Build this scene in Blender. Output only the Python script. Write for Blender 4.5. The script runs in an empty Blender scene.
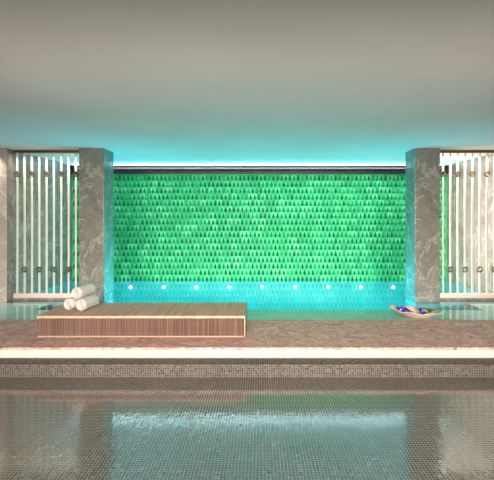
import bpy, bmesh, math, random
from mathutils import Vector, Matrix, noise
random.seed(7)
SC = bpy.context.scene
COL = SC.collection
PI = math.pi

# ------------------------------------------------------------------ layout (metres, z = 0 at the pool water)
CAMZ = 1.28
CEIL = 2.29
Y_FLOORSTEP = 3.63
Y_DECK0 = 3.78
Y_DECK1 = 4.80
Y_BASIN0 = 5.36
Y_PIL0, Y_PIL1 = 5.82, 6.20
Y_SCREEN = 6.0
Y_BACK = 7.85
Z_FLOOR = -0.22
ROOM_X = 4.6
REAR = -2.2
ALC_X = 3.77

# ------------------------------------------------------------------ helpers
def link(name, bm, m, parent=None, smooth=False):
    me = bpy.data.meshes.new(name)
    bmesh.ops.recalc_face_normals(bm, faces=bm.faces[:])
    bm.to_mesh(me); bm.free()
    if smooth:
        for p in me.polygons: p.use_smooth = True
    o = bpy.data.objects.new(name, me)
    COL.objects.link(o)
    for x in (m if isinstance(m, (list, tuple)) else [m]): me.materials.append(x)
    if parent: o.parent = parent
    return o

def tag(o, label, cat, group=None, kind=None):
    o['label'] = label; o['category'] = cat
    if group: o['group'] = group
    if kind: o['kind'] = kind
    return o

def thing(name, label, cat, loc=(0, 0, 0), rz=0, group=None):
    o = bpy.data.objects.new(name, None); COL.objects.link(o)
    o.empty_display_size = 0.1
    o.location = loc; o.rotation_euler = (0, 0, rz)
    return tag(o, label, cat, group)

def struct(name, bm, m, smooth=False):
    o = link(name, bm, m, None, smooth); o['kind'] = 'structure'; return o

def box(bm, x0, x1, y0, y1, z0, z1, bev=0, mi=0):
    M = Matrix.Translation(((x0+x1)/2, (y0+y1)/2, (z0+z1)/2)) @ Matrix.Diagonal((abs(x1-x0), abs(y1-y0), abs(z1-z0), 1))
    r = bmesh.ops.create_cube(bm, size=1, matrix=M)
    fs = set(f for v in r['verts'] for f in v.link_faces)
    for f in fs: f.material_index = mi
    if bev:
        es = list(set(e for v in r['verts'] for e in v.link_edges))
        bmesh.ops.bevel(bm, geom=es, offset=bev, segments=2, affect='EDGES', profile=0.6)

def boxbm(*a, **k):
    bm = bmesh.new(); box(bm, *a, **k); return bm

def prism(bm, pts, z0, z1, top=True, bottom=True):
    lo = [bm.verts.new((x, y, z0)) for x, y in pts]
    hi = [bm.verts.new((x, y, z1)) for x, y in pts]
    n = len(pts)
    for i in range(n):
        j = (i+1) % n
        bm.faces.new((lo[i], lo[j], hi[j], hi[i]))
    if bottom: bm.faces.new(lo[::-1])
    if top: bm.faces.new(hi)

def torus(bm, R, r, M, nu=20, nv=8):
    g = []
    for i in range(nu):
        a = 2*PI*i/nu
        row = []
        for j in range(nv):
            b = 2*PI*j/nv
            p = Vector(((R+r*math.cos(b))*math.cos(a), r*1.3*math.sin(b), (R+r*math.cos(b))*math.sin(a)))
            row.append(bm.verts.new(M @ p))
        g.append(row)
    for i in range(nu):
        for j in range(nv):
            bm.faces.new((g[i][j], g[(i+1) % nu][j], g[(i+1) % nu][(j+1) % nv], g[i][(j+1) % nv]))

# ------------------------------------------------------------------ materials
def lin(h):
    h = h.lstrip('#')
    v = [int(h[i:i+2], 16)/255 for i in (0, 2, 4)]
    return tuple(c/12.92 if c <= .04045 else ((c+.055)/1.055)**2.4 for c in v) + (1,)

class NT:
    def __init__(s, name):
        s.m = bpy.data.materials.new(name); s.m.use_nodes = True
        s.t = s.m.node_tree; s.b = s.t.nodes.get('Principled BSDF')
        s.out = s.t.nodes.get('Material Output')
    def n(s, typ, **kw):
        nd = s.t.nodes.new(typ)
        for k, v in kw.items():
            if k.startswith('i_'):
                key = k[2:]
                nd.inputs[int(key) if key.isdigit() else key.replace('_', ' ')].default_value = v
            else: setattr(nd, k, v)
        return nd
    def l(s, a, b): s.t.links.new(a, b)
    def ramp(s, src, stops):
        r = s.n('ShaderNodeValToRGB')
        e = r.color_ramp.elements
        while len(e) < len(stops): e.new(0.5)
        for el, (p, c) in zip(e, stops):
            el.position = p; el.color = lin(c) if isinstance(c, str) else c
        s.l(src, r.inputs[0]); return r.outputs[0]
    def pos(s, scale=(1, 1, 1), rot=(0, 0, 0)):
        g = s.n('ShaderNodeTexCoord')
        mp = s.n('ShaderNodeMapping'); mp.inputs['Scale'].default_value = scale; mp.inputs['Rotation'].default_value = rot
        s.l(g.outputs['Object'], mp.inputs[0]); return mp.outputs[0]
    def noise(s, vec, scale, detail=4, rough=.55, dist=0):
        k = s.n('ShaderNodeTexNoise'); k.inputs['Scale'].default_value = scale
        k.inputs['Detail'].default_value = detail; k.inputs['Roughness'].default_value = rough
        k.inputs['Distortion'].default_value = dist
        s.l(vec, k.inputs['Vector']); return k.outputs['Fac']
    def mix(s, fac, a, b, mode='MIX'):
        k = s.n('ShaderNodeMix', data_type='RGBA', blend_type=mode)
        for sock, v in ((k.inputs[0], fac), (k.inputs[6], a), (k.inputs[7], b)):
            if isinstance(v, (int, float)): sock.default_value = v
            elif isinstance(v, tuple): sock.default_value = v
            elif isinstance(v, str): sock.default_value = lin(v)
            else: s.l(v, sock)
        return k.outputs[2]
    def bump(s, h, strength, dist=.01):
        k = s.n('ShaderNodeBump'); k.inputs['Strength'].default_value = strength; k.inputs['Distance'].default_value = dist
        s.l(h, k.inputs['Height']); s.l(k.outputs[0], s.b.inputs['Normal'])
    def set(s, rough=.5, metal=0, spec=.5):
        s.b.inputs['Roughness'].default_value = rough; s.b.inputs['Metallic'].default_value = metal
        s.b.inputs['Specular IOR Level'].default_value = spec

def m_plain(name, c1, c2, scale=12, rough=.5, metal=0, spec=.5, bump=0):
    t = NT(name); p = t.pos(); f = t.noise(p, scale)
    t.l(t.ramp(f, [(.3, c1), (.7, c2)]), t.b.inputs['Base Color']); t.set(rough, metal, spec)
    if bump: t.bump(t.noise(p, scale*4), bump)
    return t.m

def m_marble(name, dark, mid, light, vein, scale=1.0, rough=.25):
    t = NT(name); p = t.pos(rot=(.35, .6, .3))
    f = t.noise(p, 2.2*scale, 8, .62, 1.4)
    base = t.ramp(f, [(.28, dark), (.5, mid), (.75, light)])
    w = t.noise(t.pos((1, 1, .8), (.2, .75, .1)), 1.5*scale, 6, .6, .9)
    v1 = t.ramp(w, [(.482, (0, 0, 0, 1)), (.498, (.6, .6, .6, 1)), (.502, (.6, .6, .6, 1)), (.518, (0, 0, 0, 1))])
    base = t.mix(v1, base, vein)
    w2 = t.noise(t.pos((1, 1, .8), (.1, -.7, .4)), 3.5*scale, 5, .6, .8)
    v2 = t.ramp(w2, [(.49, (0, 0, 0, 1)), (.5, (.35, .35, .35, 1)), (.51, (0, 0, 0, 1))])
    base = t.mix(v2, base, vein)
    g = t.noise(p, 60, 3)
    base = t.mix(.18, base, t.ramp(g, [(.35, '#303030'), (.65, '#d8d8d8')]), 'OVERLAY')
    t.l(base, t.b.inputs['Base Color']); t.set(rough)
    return t.m

M_PILLAR = m_marble('grey_marble', '#6c6e65', '#7b7d73', '#898b81', '#b2b2a8', 1.3)
M_ALCOVE = m_marble('alcove_marble', '#6a615b', '#857c75', '#978e87', '#b4aca5', .9)
M_PANEL = m_marble('panel_marble', '#7c7a70', '#8a887e', '#98968b', '#b8b6aa', 1.1)
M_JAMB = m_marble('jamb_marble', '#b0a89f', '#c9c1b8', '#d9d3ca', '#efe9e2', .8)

def m_deck():
    t = NT('rough_brown_stone'); p = t.pos((1, 1.6, 1))
    f = t.noise(p, 5.5, 9, .74, 1.0)
    base = t.ramp(f, [(.28, '#7c5c50'), (.45, '#ab8678'), (.58, '#c29d90'), (.75, '#debfb4')])
    g = t.noise(p, 24, 6, .7, 1.2)
    base = t.mix(t.ramp(g, [(.36, (.85, .85, .85, 1)), (.46, (0, 0, 0, 1))]), base, '#4e3a30')
    base = t.mix(t.ramp(g, [(.54, (0, 0, 0, 1)), (.66, (.75, .75, .75, 1))]), base, '#e2ccc2')
    t.l(base, t.b.inputs['Base Color']); t.set(.55, 0, .3); t.bump(g, .25); return t.m
M_DECK = m_deck()
M_RIM = m_plain('wet_rim_stone', '#c0ccbe', '#d4dcd0', 5, .4)

def m_ceiling():
    t = NT('ceiling_plaster'); f = t.noise(t.pos(), 1.2, 3)
    t.l(t.ramp(f, [(.3, '#d2cac4'), (.7, '#d9d1cb')]), t.b.inputs['Base Color']); t.set(.7, 0, .25); return t.m
M_CEIL = m_ceiling()
M_WALL = m_plain('room_wall_plaster', '#8d877e', '#99938a', 2, .8)

def m_mosaic(name, wet, dark=.3):
    t = NT(name); T = .021
    geo = t.n('ShaderNodeTexCoord')
    sc = t.n('ShaderNodeVectorMath', operation='SCALE'); sc.inputs['Scale'].default_value = 1/T
    t.l(geo.outputs['Object'], sc.inputs[0])
    off = t.n('ShaderNodeVectorMath', operation='ADD'); off.inputs[1].default_value = (.013, .017, .311)
    t.l(sc.outputs[0], off.inputs[0])
    fl = t.n('ShaderNodeVectorMath', operation='FLOOR'); t.l(off.outputs[0], fl.inputs[0])
    fr = t.n('ShaderNodeVectorMath', operation='FRACTION'); t.l(off.outputs[0], fr.inputs[0])
    wn = t.n('ShaderNodeTexWhiteNoise', noise_dimensions='3D'); t.l(fl.outputs[0], wn.inputs['Vector'])
    tile = t.ramp(wn.outputs['Value'], [(0, '#23231f'), (.05, '#33322d'), (.11, '#46443d'), (.5, '#53514a'), (.8, '#5e5b53'), (.97, '#706d64')])
    big = t.noise(t.pos(), 1.4, 4)
    tile = t.mix(.5, tile, t.ramp(big, [(.3, '#626262'), (.7, '#9a9a9a')]), 'OVERLAY')
    sep = t.n('ShaderNodeSeparateXYZ'); t.l(fr.outputs[0], sep.inputs[0])
    def edge(ax):
        a = t.n('ShaderNodeMath', operation='SUBTRACT', i_1=.5); t.l(sep.outputs[ax], a.inputs[0])
        b = t.n('ShaderNodeMath', operation='ABSOLUTE'); t.l(a.outputs[0], b.inputs[0])
        c = t.n('ShaderNodeMath', operation='GREATER_THAN', i_1=.42); t.l(b.outputs[0], c.inputs[0]); return c.outputs[0]
    gm = t.n('ShaderNodeMath', operation='MAXIMUM'); t.l(edge(0), gm.inputs[0]); t.l(edge(1 if wet else 2), gm.inputs[1])
    colr = t.mix(gm.outputs[0], tile, '#78746a')
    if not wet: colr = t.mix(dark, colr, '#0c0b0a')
    t.l(colr, t.b.inputs['Base Color'])
    # each tile lies a touch differently
    s1 = t.n('ShaderNodeVectorMath', operation='SUBTRACT'); s1.inputs[1].default_value = (.5, .5, .5)
    t.l(wn.outputs['Color'], s1.inputs[0])
    s2 = t.n('ShaderNodeVectorMath', operation='SCALE'); s2.inputs['Scale'].default_value = .014
    t.l(s1.outputs[0], s2.inputs[0])
    ge = t.n('ShaderNodeNewGeometry')
    s3 = t.n('ShaderNodeVectorMath', operation='ADD'); t.l(ge.outputs['Normal'], s3.inputs[0]); t.l(s2.outputs[0], s3.inputs[1])
    s4 = t.n('ShaderNodeVectorMath', operation='NORMALIZE'); t.l(s3.outputs[0], s4.inputs[0])
    t.l(s4.outputs[0], t.b.inputs['Normal'])
    t.set(.1 if wet else .6, 0, .5 if wet else .15)
    if wet:
        t.b.inputs['IOR'].default_value = 2.6
        rr = t.mix(gm.outputs[0], (.09, .09, .09, 1), (.3, .3, .3, 1)); t.l(rr, t.b.inputs['Roughness'])
    return t.m
M_MOSAIC = m_mosaic('wet_grey_mosaic', True)
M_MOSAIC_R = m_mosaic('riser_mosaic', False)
M_MOSAIC_T = m_mosaic('tread_mosaic', False, 0)

def m_tiles(name, stops, rough):
    t = NT(name)
    a = t.n('ShaderNodeAttribute'); a.attribute_name = 'tile'
    t.l(t.ramp(a.outputs['Fac'], stops), t.b.inputs['Base Color']); t.set(rough, 0, .3)
    return t.m
M_GREEN = m_tiles('emerald_glazed_ground', [(0, '#2ca468'), (.5, '#3ab678'), (.8, '#4cc486'), (1, '#74d496')], .55)
M_GREEND = m_tiles('emerald_shaded_drop', [(0, '#055a30'), (.5, '#0a7540'), (.85, '#128c4e'), (1, '#2c9c56')], .4)  # darker green carries the shade of the down-facing facets

def m_water():
    t = NT('pool_water'); nt = t.t
    nt.nodes.remove(t.b)
    tr = t.n('ShaderNodeBsdfTransparent'); tr.inputs[0].default_value = (.78, .97, .98, 1)
    gl = t.n('ShaderNodeBsdfGlossy'); gl.inputs['Roughness'].default_value = .015
    ge = t.n('ShaderNodeNewGeometry')
    dp = t.n('ShaderNodeVectorMath', operation='DOT_PRODUCT'); t.l(ge.outputs['Normal'], dp.inputs[0]); t.l(ge.outputs['Incoming'], dp.inputs[1])
    ab = t.n('ShaderNodeMath', operation='ABSOLUTE'); t.l(dp.outputs['Value'], ab.inputs[0])
    om = t.n('ShaderNodeMath', operation='SUBTRACT', i_0=1.0); t.l(ab.outputs[0], om.inputs[1])
    pw = t.n('ShaderNodeMath', operation='POWER', i_1=5.0); t.l(om.outputs[0], pw.inputs[0])
    fr = t.n('ShaderNodeMath', operation='MULTIPLY_ADD', i_1=.97, i_2=.03); t.l(pw.outputs[0], fr.inputs[0])
    h = t.noise(t.pos((1, 1.6, 1)), 3.2, 3, .5, .6)
    bp = t.n('ShaderNodeBump'); bp.inputs['Strength'].default_value = .12; bp.inputs['Distance'].default_value = .02
    t.l(h, bp.inputs['Height']); t.l(bp.outputs[0], gl.inputs['Normal'])
    mx = t.n('ShaderNodeMixShader'); t.l(fr.outputs[0], mx.inputs[0]); t.l(tr.outputs[0], mx.inputs[1]); t.l(gl.outputs[0], mx.inputs[2])
    t.l(mx.outputs[0], t.out.inputs['Surface']); return t.m
M_WATER = m_water()
M_BASIN = m_plain('aqua_basin_tile', '#48a8ac', '#62b8ba', 2.5, .4)
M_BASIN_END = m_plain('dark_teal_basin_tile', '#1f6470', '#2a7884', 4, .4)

def m_emit(name, c, s):
    t = NT(name); f = t.noise(t.pos((.4, 1, 1)), 2, 2)
    t.b.inputs['Base Color'].default_value = (.1, .1, .1, 1)
    t.l(t.ramp(f, [(.2, c), (.8, c)]), t.b.inputs['Emission Color']); t.b.inputs['Emission Strength'].default_value = s
    return t.m
M_LED = m_emit('warm_led_diffuser', '#fff0d6', .86)
M_LAMP = m_emit('pool_lamp_lens', '#e8ffff', 6)
M_GLOW = m_emit('emissive_base_trim', '#ffc48c', .5)  # base trim given a weak warm emission
M_TREAD = m_plain('pale_step_stone', '#c3b5a8', '#d4c8bc', 6, .5)
M_VENT = m_plain('black_vent_metal', '#08080a', '#121214', 6, .45, 0)
M_LOUVRE = m_plain('grey_louvre_metal', '#29282a', '#3c3b3e', 5, .4, 0)
M_BRONZE = m_plain('bronze_rail', '#6e4c33', '#8a6244', 20, .35, .5)
M_BRASS = m_plain('aged_brass', '#5a3c20', '#8a6236', 40, .3, .85)
M_ROD = m_plain('cream_lacquer', '#cfcdbd', '#d8d6c8', 8, .35)
M_CREAM = m_plain('cream_lacquer_rail', '#d9cfc2', '#e3dacd', 8, .4)
M_STEEL = m_plain('brushed_steel', '#8d9496', '#a9b0b2', 30, .3, .9)

def m_reed():
    t = NT('reeded_brown_wood')
    f = t.noise(t.pos((30, 30, .5)), 1, 4, .75)
    base = t.ramp(f, [(.2, '#3a2c24'), (.42, '#564236'), (.6, '#6a5446'), (.82, '#86705f')])
    g = t.noise(t.pos((1, 1, 60)), 2, 2)
    base = t.mix(.3, base, t.ramp(g, [(.3, '#505050'), (.7, '#b0b0b0')]), 'OVERLAY')
    t.l(base, t.b.inputs['Base Color']); t.set(.5, 0, .35); return t.m
M_REED = m_reed()
def m_weave():
    t = NT('woven_tan_top')
    f = t.noise(t.pos((26, 1.2, 26)), 1, 3, .6)
    base = t.ramp(f, [(.25, '#a07f6a'), (.5, '#b6957d'), (.78, '#c8a992')])
    t.l(base, t.b.inputs['Base Color']); t.set(.6, 0, .3)
    t.bump(t.noise(t.pos((60, 60, 60)), 3), .2); return t.m
M_WEAVE = m_weave()
M_TRIM = m_plain('pale_edge_trim', '#9c866f', '#ae9880', 10, .5)
M_TOWEL = m_plain('white_terry_cotton', '#d0cec8', '#dddbd5', 60, .95, 0, .1, .6)
M_BOWL = m_plain('beige_stone_bowl', '#b09a86', '#d0bfab', 9, .45)
M_PURPLE = m_plain('purple_petal', '#35149c', '#5a2fd0', 40, .5)
M_HEART = m_plain('pale_flower_heart', '#d8c8e8', '#efe6f4', 40, .6)
M_LEAF = m_plain('green_leaf', '#2f6b32', '#4d8a45', 30, .45)

# ------------------------------------------------------------------ room shell
def plane_bm(x0, x1, y0, y1, z):
    bm = bmesh.new(); vs = [bm.verts.new(p) for p in ((x0, y0, z), (x1, y0, z), (x1, y1, z), (x0, y1, z))]
    bm.faces.new(vs); return bm
struct('floor', boxbm(-ROOM_X, ROOM_X, REAR, Y_FLOORSTEP+.02, Z_FLOOR-.1, Z_FLOOR), M_MOSAIC)
struct('ceiling', boxbm(-ROOM_X-.2, ROOM_X+.2, REAR-.2, Y_BACK+.3, CEIL, CEIL+.12), M_CEIL)
bm = boxbm(-ROOM_X-.2, -ROOM_X, REAR-.2, Y_PIL0, -1.1, CEIL); struct('wall_left', bm, M_WALL)
bm = boxbm(ROOM_X, ROOM_X+.2, REAR-.2, Y_PIL0, -1.1, CEIL); struct('wall_right', bm, M_WALL)
struct('wall_rear', boxbm(-ROOM_X, ROOM_X, REAR-.2, REAR, Z_FLOOR-.1, CEIL), M_WALL)
# marble side walls of the pool alcove, with the front return beside the rod screens
for nm, s in (('wall_alcove_left', -1), ('wall_alcove_right', 1)):
    a, b = sorted((s*ALC_X, s*(ROOM_X+.2)))
    bm = boxbm(a, b, Y_PIL0, Y_BACK+.3, -1.1, CEIL)
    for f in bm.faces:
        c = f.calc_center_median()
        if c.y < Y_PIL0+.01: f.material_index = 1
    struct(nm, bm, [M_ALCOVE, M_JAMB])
# step: pale tread over a mosaic riser
struct('step_tread', boxbm(-ROOM_X, ROOM_X, Y_FLOORSTEP-.01, Y_DECK0+.05, -.112, -.1, bev=.003), M_MOSAIC_T)
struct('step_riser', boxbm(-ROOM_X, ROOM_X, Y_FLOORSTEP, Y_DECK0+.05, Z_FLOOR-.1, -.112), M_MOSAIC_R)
# stone deck
bm = bmesh.new(); box(bm, -ROOM_X, ROOM_X, Y_DECK0, Y_DECK1, -.02, .004, bev=.004); box(bm, -ROOM_X, ROOM_X, Y_DECK0+.03, Y_DECK1, -.9, -.02)
struct('pool_deck', bm, M_DECK)
# wet rim
bm = bmesh.new()
prism(bm, [(-ROOM_X, Y_DECK1), (ROOM_X, Y_DECK1), (ROOM_X, Y_PIL0), (ALC_X, Y_PIL0), (ALC_X, 5.78), (3.08, 5.74), (3.08, Y_BASIN0), (-3.08, Y_BASIN0), (-3.08, 5.74), (-ALC_X, 5.78), (-ALC_X, Y_PIL0), (-ROOM_X, Y_PIL0)], -.9, -.012)
struct('pool_rim', bm, M_RIM)
# basin
bm = bmesh.new()
BAS = [(-3.075, Y_BASIN0+.005), (3.075, Y_BASIN0+.005), (3.075, 5.745), (ALC_X-.003, 5.785), (ALC_X-.003, Y_BACK-.003), (-ALC_X+.003, Y_BACK-.003), (-ALC_X+.003, 5.785), (-3.075, 5.745)]
prism(bm, BAS, -.9, -.012, top=False)
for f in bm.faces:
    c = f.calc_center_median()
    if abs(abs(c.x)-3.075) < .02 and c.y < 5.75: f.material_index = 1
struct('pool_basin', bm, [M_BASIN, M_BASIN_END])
# water
bm = bmesh.new()
W = [(-ROOM_X, Y_DECK1), (ROOM_X, Y_DECK1), (ROOM_X, Y_PIL0-.001), (ALC_X-.002, Y_PIL0-.001), (ALC_X-.002, Y_BACK-.01), (-ALC_X+.002, Y_BACK-.01), (-ALC_X+.002, Y_PIL0-.001), (-ROOM_X, Y_PIL0-.001)]
bm.faces.new([bm.verts.new((x, y, 0)) for x, y in W])
o = link('pool_water', bm, M_WATER)
tag(o, 'still turquoise pool water in front of the green tiled wall', 'water', kind='stuff')

# ------------------------------------------------------------------ green tiled wall
def tile_wall():
    bm = bmesh.new()
    lay = bm.loops.layers.color.new('tile') if False else None
    vals = []
    PW, PH = .0835, .1265
    ztop = 2.125
    x0 = -ALC_X
    # ground slab
    box(bm, -ALC_X, ALC_X, Y_BACK, Y_BACK+.25, -.9, CEIL)
    nf = len(bm.faces); vals += [.35]*nf
    rows = int((ztop+.02)/PH)+1
    for r in range(rows):
        zc = ztop - .012 - r*PH
        offx = (r % 2)*PW/2
        n = int(2*ALC_X/PW)+1
        for c in range(n):
            xc = x0 + PW*.5 + c*PW + offx
            if xc+PW*.5 > ALC_X: continue
            rv = random.random(); tilt = random.uniform(-.0025, .0025)
            # raised light scale around the drop
            h = PH
            def V(u, v, d): return bm.verts.new((xc+u*PW, Y_BACK-d-tilt*u*4, zc-v*h))
            # shield-shaped pale facet: slopes out toward the bottom
            A = [V(-.49, .02, .004), V(.49, .02, .004), V(.49, .55, .014), V(.3, .88, .02), V(0, .99, .022), V(-.3, .88, .02), V(-.49, .55, .014)]
            B = [V(-.49, .02, 0), V(.49, .02, 0), V(.49, .6, 0), V(.3, .95, 0), V(0, 1.05, 0), V(-.3, .95, 0), V(-.49, .6, 0)]
            f = bm.faces.new(A); f.material_index = 0; vals.append(rv)
            for i in range(7):
                j = (i+1) % 7
                f = bm.faces.new((A[i], B[i], B[j], A[j])); f.material_index = 1 if 2 <= i <= 5 else 0; vals.append(rv*.5)  # lower edges take the darker green, their shade put into colour
            # dark teardrop standing proud of it, facet shade put into its green
            ring = [(0, .06), (.12, .28), (.24, .5), (.32, .68), (.28, .83), (.14, .93), (0, .95), (-.14, .93), (-.28, .83), (-.32, .68), (-.24, .5), (-.12, .28)]
            lo = [V(u, v, .004+.018*v) for u, v in ring]
            mid = V(0, .7, .046)
            rv2 = random.random()
            for i in range(len(ring)):
                j = (i+1) % len(ring)
                f = bm.faces.new((lo[i], lo[j], mid)); f.material_index = 1; vals.append(rv2)
    me_vals = vals
    me = bpy.data.meshes.new('wall_back')
    bm.faces.ensure_lookup_table()
    bmesh.ops.recalc_face_normals(bm, faces=bm.faces[:])
    bm.to_mesh(me); bm.free()
    at = me.attributes.new('tile', 'FLOAT', 'FACE')
    at.data.foreach_set('value', me_vals)
    o = bpy.data.objects.new('wall_back', me); COL.objects.link(o)
    me.materials.append(M_GREEN); me.materials.append(M_GREEND)
    o['kind'] = 'structure'
tile_wall()

# ------------------------------------------------------------------ black linear vent along the top of the green wall
v = thing('air_vent', 'long black linear air vent running along the top of the green tiled wall', 'air vent', (0, Y_BACK, 2.2))
bm = bmesh.new()
box(bm, -ALC_X+.004, ALC_X-.004, -.03, -.004, -.075, .088)
box(bm, -ALC_X+.004, ALC_X-.004, -.075, -.03, .07, .088)
box(bm, -ALC_X+.004, ALC_X-.004, -.075, -.03, -.075, -.045)
link('vent_frame', bm, M_VENT, v)
for k, z in enumerate((-.02, .012, .044)):
    bm = bmesh.new(); box(bm, -ALC_X+.006, ALC_X-.006, -.07, -.03, z-.006, z+.006)
    bmesh.ops.rotate(bm, cent=(0, -.05, z), matrix=Matrix.Rotation(.5, 3, 'X'), verts=bm.verts[:])
    link('louvre', bm, M_LOUVRE, v)

# ------------------------------------------------------------------ pillars
for side, s in (('left', -1), ('right', 1)):
    p = thing('pillar', 'grey veined marble pillar standing in the pool %s of the green tiled wall' % side, 'pillar', (s*2.507, (Y_PIL0+Y_PIL1)/2, 0))
    hw = .187; hd = (Y_PIL1-Y_PIL0)/2
    link('shaft', boxbm(-hw, hw, -hd, hd, .085, CEIL, bev=.004), M_PILLAR, p)
    link('base', boxbm(-hw, hw, -hd, hd, -.03, .083, bev=.004), M_PILLAR, p)
    struct('pillar_footing', boxbm(s*2.507-hw+.004, s*2.507+hw-.004, Y_PIL0+.004, Y_PIL1-.004, -.9, -.03), M_BASIN)
    link('access_panel', boxbm(-.145*1 + (0 if s > 0 else .03), .10 + (0 if s > 0 else .045), -hd-.006, -hd, .03, .16, bev=.003), M_PANEL, p)

# ------------------------------------------------------------------ rod screens
def make_screen(s, label):
    root = thing('rod_screen', label, 'screen', (0, Y_SCREEN, 0))
    def xx(px): return s*((px-259.5)/65.0)*-1 if s > 0 else (px-259.5)/65.0
    xin, xout = s*2.694, s*(ALC_X+.0)
    a, b = sorted((xin, xout))
    link('top_rail', boxbm(a+.002, b-.002, -.03, .03, 2.25, CEIL-.002, bev=.004), M_BRONZE, root)
    link('bottom_rail', boxbm(a+.002, b-.002, -.035, .035, .026, .09, bev=.005), M_CREAM, root)
    link('sill', boxbm(a+.002, b-.002, -.07, .07, -.03, .026, bev=.004), M_ALCOVE, root)
    struct('screen_footing', boxbm(a+.002, b-.004, Y_SCREEN-.066, Y_SCREEN+.066, -.9, -.03), M_BASIN)
    for k in range(10):
        x = -s*((10+7.33*k)-259.5)/65.0 if s > 0 else ((10+7.33*k)-259.5)/65.0
        ringz = None
        if k >= 1: ringz = 1.925 if k % 2 else .457
        bm = bmesh.new()
        w, d, R = .014, .009, .0395
        if ringz is None: box(bm, x-w, x+w, -d, d, .088, 2.252, bev=.004)
        else:
            box(bm, x-w, x+w, -d, d, .088, ringz-R-.002, bev=.004); box(bm, x-w, x+w, -d, d, ringz+R+.002, 2.252, bev=.004)
        r = link('rod', bm, M_ROD, root)
        if ringz:
            bm = bmesh.new(); torus(bm, R, .0095, Matrix.Translation((x, 0, ringz)))
            link('ring', bm, M_BRASS, root, smooth=True)
    return root
make_screen(-1, 'cream rod screen with brass rings standing left of the left marble pillar')
make_screen(1, 'cream rod screen with brass rings standing right of the right marble pillar')

# ------------------------------------------------------------------ deck light strip
l = thing('light_strip', 'glowing warm white light strip under the front edge of the stone deck', 'light strip', (0, Y_DECK0, -.06))
x = -ROOM_X+.02
segs = [-4.55, -2.28, .23, 2.5, 4.55]
for a, b in zip(segs[:-1], segs[1:]):
    link('diffuser', boxbm(a+.002, b-.002, .008, .028, -.036, .038, bev=.003), M_LED, l)
link('housing', boxbm(-4.56, 4.56, .005, .029, -.0395, -.0365), M_TRIM, l)

# ------------------------------------------------------------------ pool lights
for k, px in enumerate((98, 131, 164, 196.5, 229.5, 262, 295, 328, 360.5, 393, 426)):
    xw = (px-259.5)/49.7
    first = ['left pillar', None]
    lab = 'small round white underwater light below the green tiled wall, %s' % (
        ['hidden behind the left pillar', 'nearest the left pillar', 'second from the left pillar', 'third from the left pillar', 'fourth from the left pillar',
         'middle one of the row', 'fourth from the right pillar', 'third from the right pillar', 'second from the right pillar', 'nearest the right pillar', 'hidden behind the right pillar'][k])
    if k in (0, 10): continue
    r = thing('pool_light', lab, 'pool light', (xw, Y_BACK-.004, -.15), 0, 'underwater lights along the back of the pool')
    bm = bmesh.new()
    bmesh.ops.create_cone(bm, cap_ends=True, segments=24, radius1=.046, radius2=.04, depth=.02, matrix=Matrix.Translation((0, -.01, 0)) @ Matrix.Rotation(PI/2, 4, 'X'))
    link('bezel', bm, M_STEEL, r)
    bm = bmesh.new()
    bmesh.ops.create_uvsphere(bm, u_segments=20, v_segments=10, radius=.034, matrix=Matrix.Translation((0, -.02, 0)) @ Matrix.Diagonal((1, .35, 1, 1)))
    link('lens', bm, M_LAMP, r, smooth=True)
    PL = bpy.data.lights.new('pool_lamp', 'POINT'); PL.energy = .4; PL.shadow_soft_size = .03; PL.color = (.9, 1, 1)
    po = bpy.data.objects.new('pool_lamp', PL); COL.objects.link(po); po.location = (xw, Y_BACK-.10, -.14)

# ------------------------------------------------------------------ daybed
DX0, DX1, DY0, DY1 = -2.343, -.150, 4.10, 4.735
d = thing('daybed', 'low brown reeded wood daybed with a flat tan woven top on the stone deck', 'daybed', ((DX0+DX1)/2, (DY0+DY1)/2, .004))
hx, hy = (DX1-DX0)/2, (DY1-DY0)/2
def reeded():
    bm = bmesh.new()
    n = 74; pitch = (2*hx-.024)/n; rr = .006
    prof = []
    x0 = -hx+.002
    # front and back run along x, ends along y: one closed outline of half-round reeds
    def run(p0, p1, nrm, k):
        d_ = (p1-p0)/k
        for i in range(k):
            for q in range(5):
                t_ = q/5
                prof.append(p0+d_*(i+t_)+nrm*(rr*math.sin(PI*t_)))
    c = [Vector((-hx+.01, -hy+.01)), Vector((hx-.022, -hy+.01)), Vector((hx-.022, hy-.01)), Vector((-hx+.01, hy-.01))]
    run(c[0], c[1], Vector((0, -1)), n); run(c[1], c[2], Vector((1, 0)), 22); run(c[2], c[3], Vector((0, 1)), n); run(c[3], c[0], Vector((-1, 0)), 22)
    prism(bm, [(p.x, p.y) for p in prof], .014, .2)
    return bm
link('reeded_body', reeded(), M_REED, d)
link('woven_top', boxbm(-hx, hx-.001, -hy, hy, .2, .226, bev=.003), M_WEAVE, d)
link('end_panel', boxbm(hx-.013, hx, -hy+.002, hy-.002, .0, .2, bev=.002), M_TRIM, d)
link('base_trim', boxbm(-hx+.004, hx-.017, -hy+.004, hy-.004, .0, .0135, bev=.003), M_GLOW, d)

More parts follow.
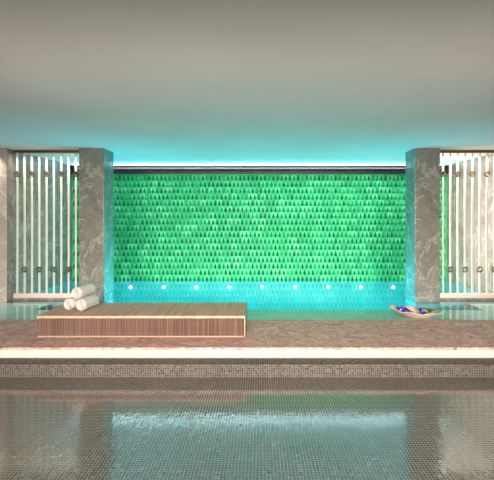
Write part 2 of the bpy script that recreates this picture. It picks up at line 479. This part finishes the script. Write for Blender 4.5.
# ------------------------------------------------------------------ rolled towels
def towel_mesh(L, R, turns, seed):
    bm = bmesh.new()
    pts = []; n = int(turns*22)
    r0 = .010
    for i in range(n+1):
        t_ = i/n; a = t_*turns*2*PI
        pts.append((a, r0+(R-r0)*t_))
    pitch = (R-r0)/turns; th = pitch*.31
    prof = []
    def xy(a, r): return Vector((r*math.cos(a), r*math.sin(a)))
    NS = [(-.5, .25), (-.488, .7), (-.465, 1), (-.3, 1), (-.1, 1), (.1, 1), (.3, 1), (.465, 1), (.488, .7), (.5, .25)]
    slices = []
    rnd = random.Random(seed); ph = rnd.random()*6
    for y, k in NS:
        o_ = []; i_ = []
        for q, (a, r) in enumerate(pts):
            wob = .0016*math.sin(a*2.3+ph+y*7)
            taper = min(1, (n-q)/6+.25)
            po = xy(a, r+th*k*taper+wob); pi = xy(a, r-th*k*taper+wob)
            yy = y*L + .004*math.sin(a*.5+ph) - (.010*(1-r/R)*(1 if y < 0 else -1))*0
            o_.append(bm.verts.new((po.x, yy, po.y))); i_.append(bm.verts.new((pi.x, yy, pi.y)))
        slices.append((o_, i_))
    for (o0, i0), (o1, i1) in zip(slices[:-1], slices[1:]):
        for q in range(n):
            bm.faces.new((o0[q], o0[q+1], o1[q+1], o1[q])); bm.faces.new((i0[q+1], i0[q], i1[q], i1[q+1]))
        bm.faces.new((o0[0], o1[0], i1[0], i0[0])); bm.faces.new((o0[n], i0[n], i1[n], o1[n]))
    for (o_, i_) in (slices[0], slices[-1]):
        for q in range(n): bm.faces.new((o_[q], i_[q], i_[q+1], o_[q+1]))
    return bm
zt = .004+.226
RT = .072
ang = -math.radians(9)
ax = Vector((math.sin(-ang), math.cos(ang), 0))
def towel(px_end, y_end, z, label, seed, spin):
    bm = towel_mesh(.27, RT-.006, 4.3, seed)
    bmesh.ops.rotate(bm, cent=(0, 0, 0), matrix=Matrix.Rotation(spin, 3, 'Y'), verts=bm.verts[:])
    o = link('rolled_towel', bm, M_TOWEL, None, smooth=True)
    o.location = Vector((px_end, y_end, z)) + ax*.135
    o.rotation_euler = (0, 0, ang)
    tag(o, label, 'towel', 'rolled white towels on the daybed')
e1 = Vector((-2.13, 4.345)); perp = Vector((math.cos(ang), math.sin(ang)))
e2 = e1 + perp*(.142) + Vector((ax.x, ax.y))*-.0
e2 = e1 + Vector((.155, -.03))
eT = (e1+e2)/2 + Vector((.022, .0))
towel(e1.x, e1.y, zt+RT-.003, 'white rolled towel lying on the daybed, lower left of the three', 1, .4)
towel(e2.x, e2.y, zt+RT-.003, 'white rolled towel lying on the daybed, lower right of the three', 2, 2.2)
towel(eT.x, eT.y, zt+RT+.120, 'white rolled towel resting on top of the other two', 3, 4.0)

# ------------------------------------------------------------------ scalloped bowl with flowers
BX, BY = 2.0, 5.0
def bowl_bm():
    bm = bmesh.new(); NU, NR = 72, 9
    A, B, H = .29, .195, .084
    def pt(u, r, inset=0):
        lob = 1 + .16*(abs(math.sin(3.5*(u-.45)))-.6)*min(1, r*1.2)
        tip = 1 + .10*max(0, math.cos(u))**4 + .16*max(0, -math.cos(u))**5
        k = (r)*lob
        x = (A-inset)*math.cos(u)*k*tip; y = (B-inset)*math.sin(u)*k
        z = H*(max(0, r-.5)/.5)**.85*(1+.32*(abs(math.sin(3.5*(u-.45)))-.6)) + .022*max(0, -math.cos(u))**3*r
        return Vector((x, y, z))
    rings = []
    for j in range(NR+1):
        r = max(.02, j/NR)
        rings.append([bm.verts.new(pt(2*PI*i/NU, r)) for i in range(NU)])
    inner = []
    for j in range(NR+1):
        r = max(.02, (NR-j)/NR)
        row = []
        for i in range(NU):
            p = pt(2*PI*i/NU, r, .012*min(1, r*1.2)); p.z = p.z+ (.010 if j else .003)
            if j == 0: p.z = pt(2*PI*i/NU, 1).z + .002
            row.append(bm.verts.new(p))
        inner.append(row)
    allr = rings+inner
    for a, b in zip(allr[:-1], allr[1:]):
        for i in range(NU):
            j = (i+1) % NU
            bm.faces.new((a[i], a[j], b[j], b[i]))
    bm.faces.new(rings[0][::-1]); bm.faces.new(inner[-1])
    return bm
b = link('decorative_bowl', bowl_bm(), M_BOWL, None, True)
BZ = -.0115
b.location = (BX, BY, BZ); b.rotation_euler = (0, 0, math.radians(-20))
tag(b, 'shallow beige scalloped bowl holding purple flowers, at the pool edge', 'bowl')

def petals_bm(R, n, cup):
    bm = bmesh.new()
    for k in range(n):
        a0 = 2*PI*k/n
        g = []
        for j in range(6):
            t_ = j/5
            w = R*.55*math.sin(PI*min(1, t_*.86+.1))**.8
            row = []
            for q in range(5):
                s_ = (q-2)/2
                p = Vector((R*t_, w*s_, cup*R*(t_**1.6)+.006*(k % 2)-.1*R*s_*s_*t_))
                row.append(bm.verts.new(Matrix.Rotation(a0, 3, 'Z') @ p))
            g.append(row)
        for j in range(5):
            for q in range(4): bm.faces.new((g[j][q], g[j+1][q], g[j+1][q+1], g[j][q+1]))
    return bm
def flower(x, y, z, R, label, rz, tilt):
    t_ = thing('flower', label, 'flower', (x, y, z), rz, 'purple flowers in the bowl')
    t_.rotation_euler = (tilt, tilt*.5, rz)
    o = link('petals', petals_bm(R, 6, .55), M_PURPLE, t_, True)
    bm = bmesh.new(); bmesh.ops.create_icosphere(bm, subdivisions=2, radius=R*.2, matrix=Matrix.Translation((0, 0, R*.13)))
    link('flower_centre', bm, M_HEART, t_, True)
flower(BX-.165, BY+.075, .050, .062, 'purple flower at the left end of the bowl, the outer of two', .3, .35)
flower(BX-.085, BY+.045, .046, .058, 'purple flower in the left half of the bowl, the inner of two', 1.0, .45)
flower(BX+.075, BY-.01, .044, .064, 'purple flower lying right of the bowl centre, beside the green leaves', .7, .5)
lf = thing('leaf_sprig', 'small green leaf sprig lying in the right end of the bowl', 'leaves', (BX+.17, BY-.04, .046), 0)
for k, (a, L_) in enumerate(((.2, .085), (1.3, .08), (2.5, .085), (-.9, .06), (3.5, .07))):
    bm = bmesh.new(); g = []
    for j in range(7):
        t_ = j/6; w = L_*.3*math.sin(PI*min(1, t_*.95+.03))
        g.append([bm.verts.new(Matrix.Rotation(a, 3, 'Z') @ Vector((L_*t_, w*s_, .030*math.sin(t_*2.2)+.012*abs(s_)+.004*k))) for s_ in (-1, 0, 1)])
    for j in range(6):
        for q in range(2): bm.faces.new((g[j][q], g[j+1][q], g[j+1][q+1], g[j][q+1]))
    link('leaf', bm, M_LEAF, lf, True)

# ------------------------------------------------------------------ lights
def area(name, loc, rot, sx, sy, e, col, spread=PI):
    L = bpy.data.lights.new(name, 'AREA'); L.shape = 'RECTANGLE'; L.size = sx; L.size_y = sy
    L.energy = e; L.color = lin(col)[:3]; L.spread = spread
    o = bpy.data.objects.new(name, L); COL.objects.link(o); o.location = loc; o.rotation_euler = rot
    return o
R90 = PI/2
# added flood on the front basin wall, brightening the underwater back wall
area('underwater_fill', (0, Y_BASIN0+.08, -.40), (R90, 0, 0), 5.6, .35, 17, '#84e8ea')
# area light added at the basin floor to tint the ceiling cyan
area('ceiling_cyan_fill', (0, 6.9, -.86), (PI, 0, 0), 6.6, 1.4, 145, '#1cd2e4')
# linear light on the vent, grazing the ceiling
area('cove_light', (0, Y_BACK-.085, 2.2), (-(PI-.8), 0, 0), 7.3, .03, 48, '#94e2f6', math.radians(105))
area('cove_edge_light', (0, Y_BACK-.085, 2.22), (PI, 0, 0), 7.3, .02, 18, '#fff6f6', math.radians(130))
# added fills for the pillar sides and the tiles
for sx, nm in ((-1, 'left'), (1, 'right')):
    area('pillar_cyan_fill_'+nm, (sx*1.75, 6.02, -.35), (0, PI-sx*math.radians(28)*-1, 0), .3, .5, 13, '#50d8f6', math.radians(90))  # unseen cyan light, added to tint the pillar's inner face
area('tile_fill', (-1.85, Y_BACK-.75, CEIL-.03), (.5, 0, 0), 3.6, .05, 5, '#e4fff8', math.radians(100))  # pair of unseen lights added near the ceiling to brighten the tiles
area('tile_fill', (1.85, Y_BACK-.75, CEIL-.03), (.5, 0, 0), 3.6, .05, 14, '#f0fff6', math.radians(100))
# general fill added near the rear wall, behind the viewer
area('rear_fill', (0, REAR+.15, 1.3), (math.radians(77), 0, 0), 6, .5, 210, '#ffeae0', math.radians(54))
# unseen light added below the viewer to brighten the near ceiling
area('near_ceiling_fill', (0, .9, .0), (PI/2+math.radians(52), 0, 0), 4.5, .2, 6.5, '#ffeee2', math.radians(44))
# unseen strips added behind the pillars to brighten the alcove walls
area('alcove_fill_left', (-2.5, Y_PIL1+.3, 1.1), (R90, 0, R90), .12, 2.0, 9, '#ffe2d4', math.radians(150))
area('alcove_fill_right', (2.5, Y_PIL1+.3, 1.1), (R90, 0, -R90), .12, 2.0, 52, '#ffe4d6', math.radians(150))
for sx, nm in ((-1, 'left'), (1, 'right')):
    area('screen_light_'+nm, (sx*3.23, Y_SCREEN-.12, CEIL-.015), (.25, 0, 0), 1.0, .03, 7, '#fff0e0', math.radians(80))
    area('jamb_light_'+nm, (sx*3.98, Y_PIL0-.1, CEIL-.02), (0, 0, 0), .12, .04, 3, '#ffeade', math.radians(90))

w = bpy.data.worlds.new('World'); SC.world = w; w.use_nodes = True
w.node_tree.nodes['Background'].inputs[0].default_value = (.5, .47, .43, 1)
w.node_tree.nodes['Background'].inputs[1].default_value = .12

# ------------------------------------------------------------------ camera
cd = bpy.data.cameras.new('camera'); cam = bpy.data.objects.new('camera', cd); COL.objects.link(cam)
cam.location = (0, 0, CAMZ); cam.rotation_euler = (R90, 0, 0)
cd.sensor_width = 36; cd.lens = 390/494*36
cd.shift_x = -12.5/494; cd.shift_y = -24/494
cd.clip_start = .05
SC.camera = cam
SC.view_settings.view_transform = 'Standard'
SC.view_settings.look = 'None'
